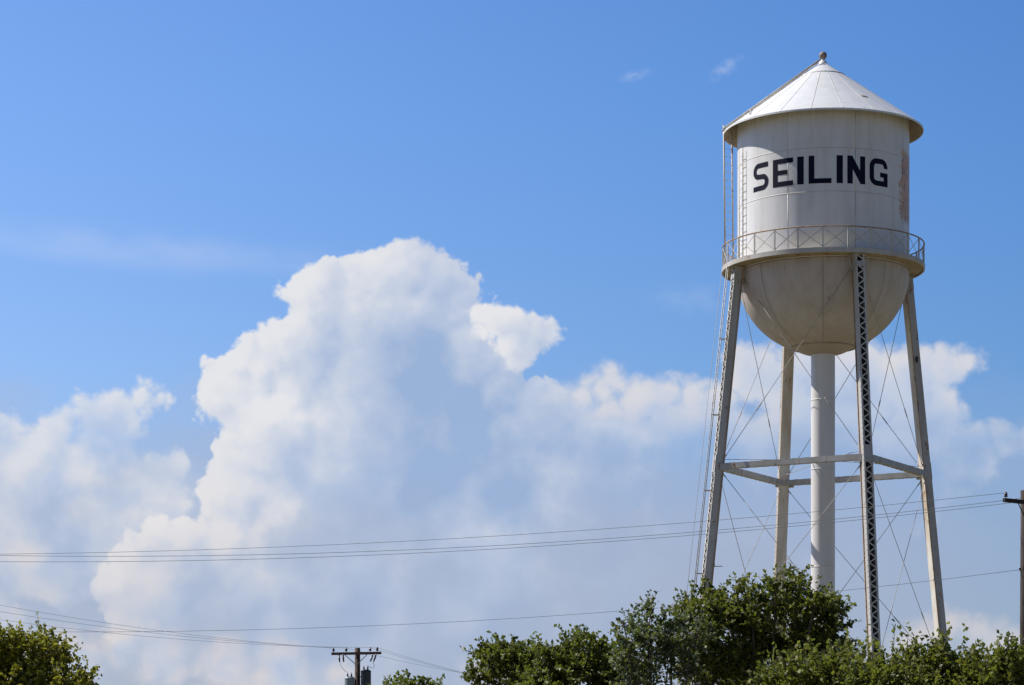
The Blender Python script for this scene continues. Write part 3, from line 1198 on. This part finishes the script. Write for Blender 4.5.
for p in ins_r:
    insulator(p + Vector((0, 0, zarm + .06)), pole_r, .95)
s = MB()
s.tube([(-.14, -.02, ztop - 2.55), (-.19, -.02, ztop - 2.55)], .05, 8)
s.build('spool', M_INS, pole_r)
s = MB()
s.tube([(-.14, -.06, .1), (-.135, -.06, ztop - 3.0), (-.13, -.06, zarm - .1)], .008, 5)
s.build('ground_wire', M_WIRE, pole_r)


def wire(A, B, sag, label, rad=.010, cat='power line', group=None, n=40):
    A, B = Vector(A), Vector(B)
    root_pts = []
    for i in range(n + 1):
        t = i / n
        p = A.lerp(B, t)
        p.z -= 4 * sag * t * (1 - t)
        root_pts.append(p - A)
    m_ = MB()
    m_.tube(root_pts, rad, 5)
    o = m_.build('power_line', M_WIRE, None, loc=A)
    tag(o, label, cat, group)
    return o


PR = Vector((PRX, PRY, 0))
BX, BY = PRX - math.cos(R_(8)) * 80, PRY + math.sin(R_(8)) * 80
ztip = zarm + .06 + .18
wire(PR + ins_r[0] + Vector((0, 0, ztip)), (BX - .2, BY - .6, 12.0 + ZC), 2.25, 'highest of the three long wires crossing the tower legs from the right pole', 0.0072, group='long wires strung from the right pole')
wire(PR + ins_r[1] + Vector((0, 0, ztip)), (BX, BY, 14.35 + ZC - .0), 3.25, 'middle one of the three long wires running left from the right pole', 0.008, group='long wires strung from the right pole')
wire(PR + ins_r[2] + Vector((0, 0, ztip)), (BX + .2, BY + .6, 13.4 + ZC), 3.0, 'lowest of the three long wires running left from the crossarm of the right pole', 0.008, group='long wires strung from the right pole')
wire(PR + Vector((-.2, -.05, (HOR - 570) / F * 90 + ZC)), (BX, BY, 11.5 + ZC), 3.25, 'single wire attached low on the right pole, running left just above the treetops', 0.0072, group='long wires strung from the right pole')

# stub of the top wire going on to the right beyond the pole
# left pole with transformers
PLX, PLY = (357.5 - 512) / F * 130, 130.0
s_l = F / 130
pole_l = empty('utility_pole', (PLX, PLY, 0), 'brown wooden utility pole with crossarm and two transformers at the bottom of the photo', 'utility pole', 'wooden utility poles carrying the wires')
ztl = (HOR - 648) / s_l + CAM_Z
mbb = MB()
mbb.tube([(0, 0, 0), (0, 0, ztl * .5), (0, 0, ztl)], [.17, .145, .125], 16)
mbb.build('post', M_WOOD, pole_l)
zal = (HOR - 653.6) / s_l + CAM_Z
al_ = Vector((.965, -.26, 0))
fr = Vector((-.26, -.965, 0))
acl = fr * .17
mbb = MB()
mbb.bar(al_ * -1.22 + acl + Vector((0, 0, zal)), al_ * 1.22 + acl + Vector((0, 0, zal)), .10, .12)
mbb.build('crossarm', M_WOODARM, pole_l)
for sg in (-1, 1):
    s = MB()
    s.bar(al_ * .55 * sg + acl * 1.4 + Vector((0, 0, zal - .06)), acl * .9 + Vector((0, 0, zal - .55)), .035, .012, up=fr)
    s.build('arm_brace', M_GALV, pole_l)
ins_l = [-1.13, -.5, .68, 1.03]
for u in ins_l:
    insulator(al_ * u + acl + Vector((0, 0, zal + .06)), pole_l, 1.0)
for u in (-.82, -.62, .82, .98):     # cutouts hanging under the arm
    s = MB()
    base = al_ * u + acl + fr * .1 + Vector((0, 0, zal - .06))
    s.tube([base, base + Vector((0, 0, -.1))], .035, 8)
    s.tube([base + Vector((0, 0, -.1)), base + al_ * (-.1 if u > 0 else .03) + Vector((0, 0, -.34))], [.045, .03], 8)
    s.build('fuse_cutout', M_INS, pole_l)


def transformer(c, r, h, mat):
    m_ = MB()
    pr = [(0.001, 0), (r * .96, 0), (r, .03), (r, h - .06), (r * 1.05, h - .055), (r * 1.05, h - .02), (r * .8, h + .04), (0.001, h + .07)]
    tmp = MB()
    tmp.lathe(pr, 28)
    m_.add([(v[0] + c[0], v[1] + c[1], v[2] + c[2]) for v in tmp.v], tmp.f, True)
    t = m_.build('transformer', mat, pole_l, sharp=35)
    for k, (dx, dy) in enumerate(((-.09, -.05), (.09, -.05))):
        tm = MB()
        tm.lathe([(0.04, 0), (.05, .03), (.03, .06), (.048, .09), (.028, .12), (.04, .15), (.012, .17), (.01, .22), (.001, .22)], 12)
        bb = MB()
        bb.add([(v[0] + c[0] + dx, v[1] + c[1] + dy, v[2] + c[2] + h + .03) for v in tm.v], tm.f, True)
        bb.build('bushing', M_INS, t)
    br = MB()
    br.bar((c[0], c[1], c[2] + h * .75), (0, 0, c[2] + h * .75), .08, .05)
    br.bar((c[0], c[1], c[2] + h * .3), (0, 0, c[2] + h * .3), .08, .05)
    br.build('bracket', M_GALV, t)
    return t


t1 = transformer((-.36, -.16, (HOR - 678) / s_l + CAM_Z - .95), .235, .95, M_TGREY)
t1['label'] = 'light grey transformer can'
t2 = transformer((.40, -.10, (HOR - 671) / s_l + CAM_Z - 1.1), .24, 1.1, M_TDARK)
t2['label'] = 'dark blue transformer can'
for (u, e) in ((-.80, Vector((-.45, -.2, (HOR - 676) / s_l + CAM_Z + .15))), (.86, Vector((.5, -.15, (HOR - 668) / s_l + CAM_Z + .1)))):
    s = MB()
    P0 = al_ * u + acl + fr * .1 + Vector((0, 0, zal - .4))
    mid = (P0 + e) / 2 + Vector((.12 if u > 0 else -.04, 0, -.22 if u > 0 else -.05))
    s.tube([P0, P0.lerp(mid, .5) + Vector((.05 if u > 0 else 0, 0, -.05)), mid, mid.lerp(e, .5) + Vector((0, 0, -.03)), e], .010, 5)
    s.build('jumper', M_WIRE, pole_l)
PL = Vector((PLX, PLY, 0))
zt2 = zal + .06 + .2
names = ['leftmost', 'second from left', 'third from left', 'rightmost']
G2 = 'thin wires strung from the transformer pole'
for u, dxb, lab in ((-1.13, -1.0, 'upper of the thin wires rising left from the transformer pole'), (-.5, -.3, 'middle of the thin wires rising left from the transformer pole'), (1.03, 1.0, 'lower of the thin wires rising left from the transformer pole')):
    zb = {-1.13: 11.7, -.5: 10.85, 1.03: 9.7}[u]
    wire(PL + al_ * u + acl + Vector((0, 0, zt2)), (PLX - 28 + dxb, 84, zb + ZC), 1.15, lab, .0062, group=G2)
for u, lab in ((-.5, 'uppermost thin wire descending right from the transformer pole to the treetops'), (.68, 'middle thin wire descending right from the transformer pole to the treetops'), (1.03, 'lowermost thin wire descending right from the transformer pole to the treetops')):
    wire(PL + al_ * u + acl + Vector((0, 0, zt2)), (20 + u, 180, 9.9 + ZC - (u + .5) * .35), 1.7 + .25 * (u + .5), lab, .006, group=G2)
wire(PL + Vector((-.15, -.1, (HOR - 712) / s_l + CAM_Z)), (PLX - 28, 84, 7.1 + ZC), .9, 'faint low wire sloping down left of the transformer pole beside the left tree', .006, group=G2)


# ------------------------------------------------------------------ trees
def make_tree(name, label, cat, Y, lobes, mat, seed, leaf=.085, dens=30, shoot=(.22, .48), per=15, upb=.45, fill=(), group=None, droop=.0, trunk_r=.16, sparse=0.0, twig=.35):
    rng = np.random.default_rng(seed)
    # world centres
    L3 = []
    for lb in lobes:
        px, py, rp = lb[:3]
        dy = lb[3] if len(lb) > 3 else rng.uniform(-.5, .5)
        dm = lb[4] if len(lb) > 4 else 1.0
        yy = Y + dy
        w = to_world(px, py, yy)
        L3.append((np.array(w), rp / F * yy, dm))
    for (px, z, rm, dm) in fill:
        L3.append((np.array(((px - 512) / F * Y, Y, z)), rm, dm))
    bx = float(np.mean([l[0][0] for l in L3]))
    root = empty(name, (bx, Y, 0), label, cat, group)
    base = np.array((bx, Y, 0.0))
    # shoots
    S, D, LN = [], [], []
    for c, r, dm in L3:
        n = max(8, int(1.85 * dens * dm * 12.6 * r * r * (0.6 + .5 * r)))
        u = rng.normal(size=(n, 3)); u /= np.linalg.norm(u, axis=1)[:, None]
        # clumping: attract directions to random clump directions
        kc = max(6, int(9 + 16 * r * r))
        cd = rng.normal(size=(kc, 3)); cd /= np.linalg.norm(cd, axis=1)[:, None]
        cr = rng.uniform(.72, 1.12, kc)
        ci = rng.integers(0, kc, n)
        u = u * .42 + cd[ci] * (.85)
        u /= np.linalg.norm(u, axis=1)[:, None]
        rad = (rng.uniform(.25, 1, n) ** .45) * cr[ci] * r
        p = c + u * rad[:, None]
        d = u * .75 + np.array((0, 0, upb)) + rng.normal(size=(n, 3)) * .42
        d /= np.linalg.norm(d, axis=1)[:, None]
        S.append(p); D.append(d)
        LN.append(rng.uniform(shoot[0], shoot[1], n) * np.where(rng.random(n) < .07, 1.5, 1))
    S = np.concatenate(S); D = np.concatenate(D); LN = np.concatenate(LN)
    n = len(S)
    T = np.tile(np.linspace(.12, 1.0, per), (n, 1)) + rng.uniform(-.04, .04, (n, per))
    bend = rng.normal(size=(n, 3)) * .16 + np.array((0, 0, -droop))
    pos = S[:, None, :] + D[:, None, :] * (LN[:, None] * T)[:, :, None] + bend[:, None, :] * (T ** 2 * LN[:, None])[:, :, None]
    ld = rng.normal(size=(n, per, 3)) * .85 + D[:, None, :] * .75 + np.array((0, 0, -.12))
    ld /= np.linalg.norm(ld, axis=2)[:, :, None]
    wv = np.cross(ld, rng.normal(size=(n, per, 3)) * .8 + np.array((0, -.1, .7)))
    wv /= np.maximum(np.linalg.norm(wv, axis=2), 1e-4)[:, :, None]
    nv = np.cross(wv, ld)
    ln = 0.96 * leaf * rng.uniform(.6, 1.25, (n, per))[:, :, None]
    hw = ln * rng.uniform(.30, .42, (n, per))[:, :, None]
    if sparse:
        keep = rng.random((n, per)) > sparse
    else:
        keep = np.ones((n, per), bool)
    v0 = pos
    v1 = pos + ld * ln * .42 + wv * hw + nv * ln * .10
    v2 = pos + ld * ln + nv * ln * rng.uniform(-.15, .1, (n, per, 1))
    v3 = pos + ld * ln * .42 - wv * hw + nv * ln * .10
    V = np.stack([v0, v1, v2, v3], axis=2)[keep].reshape(-1, 3) - base
    nq = len(V) // 4
    me = bpy.data.meshes.new('crown')
    me.vertices.add(len(V)); me.vertices.foreach_set('co', V.astype(np.float32).ravel())
    me.loops.add(nq * 4); me.loops.foreach_set('vertex_index', np.arange(nq * 4, dtype=np.int32))
    me.polygons.add(nq); me.polygons.foreach_set('loop_start', np.arange(0, nq * 4, 4, dtype=np.int32))
    me.update(calc_edges=True)
    link_mesh('crown', me, mat, root)
    # trunk, limbs, twigs
    t = MB()
    rr = random.Random(seed)
    zmin = min(l[0][2] for l in L3)
    fork = Vector((rr.uniform(-.1, .1), 0, max(.5, zmin * .45)))
    t.tube([(0, 0, 0), fork * .5 + Vector((.04, .03, 0)), fork], [trunk_r * 1.25, trunk_r, trunk_r * .85], 10)
    for c, r, dm in L3:
        c_ = Vector(c - base)
        m1 = fork.lerp(c_, .5) + Vector((rr.uniform(-.15, .15), rr.uniform(-.15, .15), rr.uniform(-.1, .1)))
        t.tube([fork, m1, c_, c_ + Vector((rr.uniform(-.2, .2) * r, 0, r * .3))], [trunk_r * .45, trunk_r * .22, trunk_r * .08, trunk_r * .03], 6)
    t.build('trunk', M_BARK, root)
    tw = MB()
    idx = rng.choice(n, int(n * twig), replace=False)
    cen = np.array([l[0] for l in L3])
    for i in idx:
        p = S[i]
        k = int(np.argmin(np.linalg.norm(cen - p, axis=1)))
        q = cen[k] * .45 + p * .55 + rng.normal(size=3) * .05
        a_ = Vector(q - base); b_ = Vector(p - base); e_ = Vector(p + D[i] * LN[i] * .95 + bend[i] * LN[i] * .9 - base)
        tw.tube([a_, b_, e_], [.010, .007, .003], 3, cap=False)
    tw.build('twigs', M_TWIG, root)
    return root


L_DARK = leaf_mat('leaf_dark', (0.040, 0.052, 0.011), (0.22, 0.215, 0.042), (0.20, 0.24, 0.15), .05)
L_PALE = leaf_mat('leaf_pale', (0.045, 0.065, 0.025), (0.12, 0.14, 0.06), (0.36, 0.37, 0.32), .22)
L_OLIVE = leaf_mat('leaf_olive', (0.13, 0.13, 0.012), (0.50, 0.43, 0.05), (0.20, 0.20, 0.08), .06)
L_MID = leaf_mat('leaf_mid', (0.052, 0.068, 0.011), (0.20, 0.215, 0.038), (0.22, 0.25, 0.15), .06)
L_SHRUB = leaf_mat('leaf_shrub', (0.050, 0.060, 0.012), (0.27, 0.265, 0.05), (0.20, 0.24, 0.13), .05)

TG = 'leafy trees along the bottom of the photo'
make_tree('leafy_tree', 'rounded olive green tree in the bottom left corner', 'tree', 46,
          [(-34, 694, 58), (10, 677, 38), (42, 678, 34), (70, 692, 20, .2), (-2, 657, 20), (20, 656, 18), (42, 656, 20), (56, 706, 34), (20, 712, 50)], L_OLIVE, 11,
          leaf=.075, dens=42, shoot=(.14, .34), upb=.3, fill=[(10, 2.2, 1.3, .35)], group=TG)
make_tree('leafy_tree', 'small treetop just right of the pole with transformers', 'tree', 62,
          [(388, 694, 6), (398, 690, 7), (408, 688, 7), (420, 693, 8), (434, 694, 7), (412, 710, 20)], L_MID, 12,
          leaf=.10, dens=34, shoot=(.14, .34), fill=[(412, 2.4, .9, .4)], group=TG)
make_tree('leafy_tree', 'green tree with a knobbly split top between the transformer pole and the tower', 'tree', 58,
          [(478, 678, 13), (492, 656, 11), (508, 655, 12), (520, 661, 11), (534, 664, 12), (546, 676, 14), (500, 680, 30), (535, 690, 26), (485, 662, 8)], L_DARK, 13,
          leaf=.095, dens=34, shoot=(.14, .34), fill=[(500, 2.6, 1.2, .4)], group=TG)
make_tree('leafy_tree', 'mid green tree with a double hump left of the pale leafed tree', 'tree', 55,
          [(575, 652, 15), (596, 658, 15), (562, 668, 16), (612, 670, 14), (580, 684, 32), (545, 682, 20), (615, 690, 24), (606, 678, 18), (628, 694, 20), (560, 658, 12), (548, 668, 13), (590, 650, 11), (607, 662, 13)], L_MID, 14,
          leaf=.09, dens=38, shoot=(.14, .34), fill=[(580, 2.6, 1.2, .4)], group=TG)
make_tree('leafy_tree', 'thin crowned tree with pale silvery leaves and sky showing through', 'tree', 51,
          [(650, 615, 9), (652, 632, 13), (623, 622, 9), (628, 648, 13), (672, 626, 13), (650, 655, 22), (668, 668, 22), (632, 678, 20), (690, 640, 18)], L_PALE, 15,
          leaf=.085, dens=36, shoot=(.16, .42), upb=.6, sparse=.15, fill=[(655, 2.4, 1.0, .4)], group=TG)
make_tree('leafy_tree', 'tallest dark green tree directly in front of the tower legs and riser pipe', 'tree', 53,
          [(707, 604, 18), (727, 608, 20), (752, 612, 18), (776, 598, 15), (797, 592, 15), (815, 600, 15), (827, 612, 15), (820, 628, 24),
           (700, 634, 28), (738, 640, 28), (780, 632, 32, .6), (715, 672, 36), (765, 682, 34, .8, .6), (815, 660, 30), (838, 640, 12)], L_DARK, 16,
          leaf=.09, dens=36, shoot=(.16, .42), fill=[(750, 2.4, 1.6, .3)], group=TG, trunk_r=.2)
SG = 'bushy hedge trees at the bottom right'
SR = []
rs = random.Random(5)
for (c, lab, sd) in (((775, 800, 826, 850), 'bushy upright green shrub in front of the near laced tower leg', 21),
                     ((872, 895, 918, 940), 'bushy green shrub below the right tower leg', 22),
                     ((962, 985, 1008, 1034), 'bushy green shrub in the bottom right corner under the right pole', 23)):
    lb = []
    for x in c:
        top = np.interp(x, [775, 800, 850, 890, 918, 945, 985, 1005, 1040], [672, 655, 653, 660, 652, 648, 656, 650, 648])
        lb += [(x, top + 22, 17), (x + rs.uniform(-9, 9), top + 40, 24), (x + rs.uniform(-9, 9), top + 66, 28)]
    make_tree('hedge_shrub', lab, 'shrub', 43 + rs.uniform(-.8, .8), lb, L_SHRUB, sd, leaf=.085, dens=40, shoot=(.20, .44), upb=1.1,
              fill=[(c[1], 1.8, .9, .4), (c[2], 1.7, .9, .4)], group=SG, trunk_r=.09)
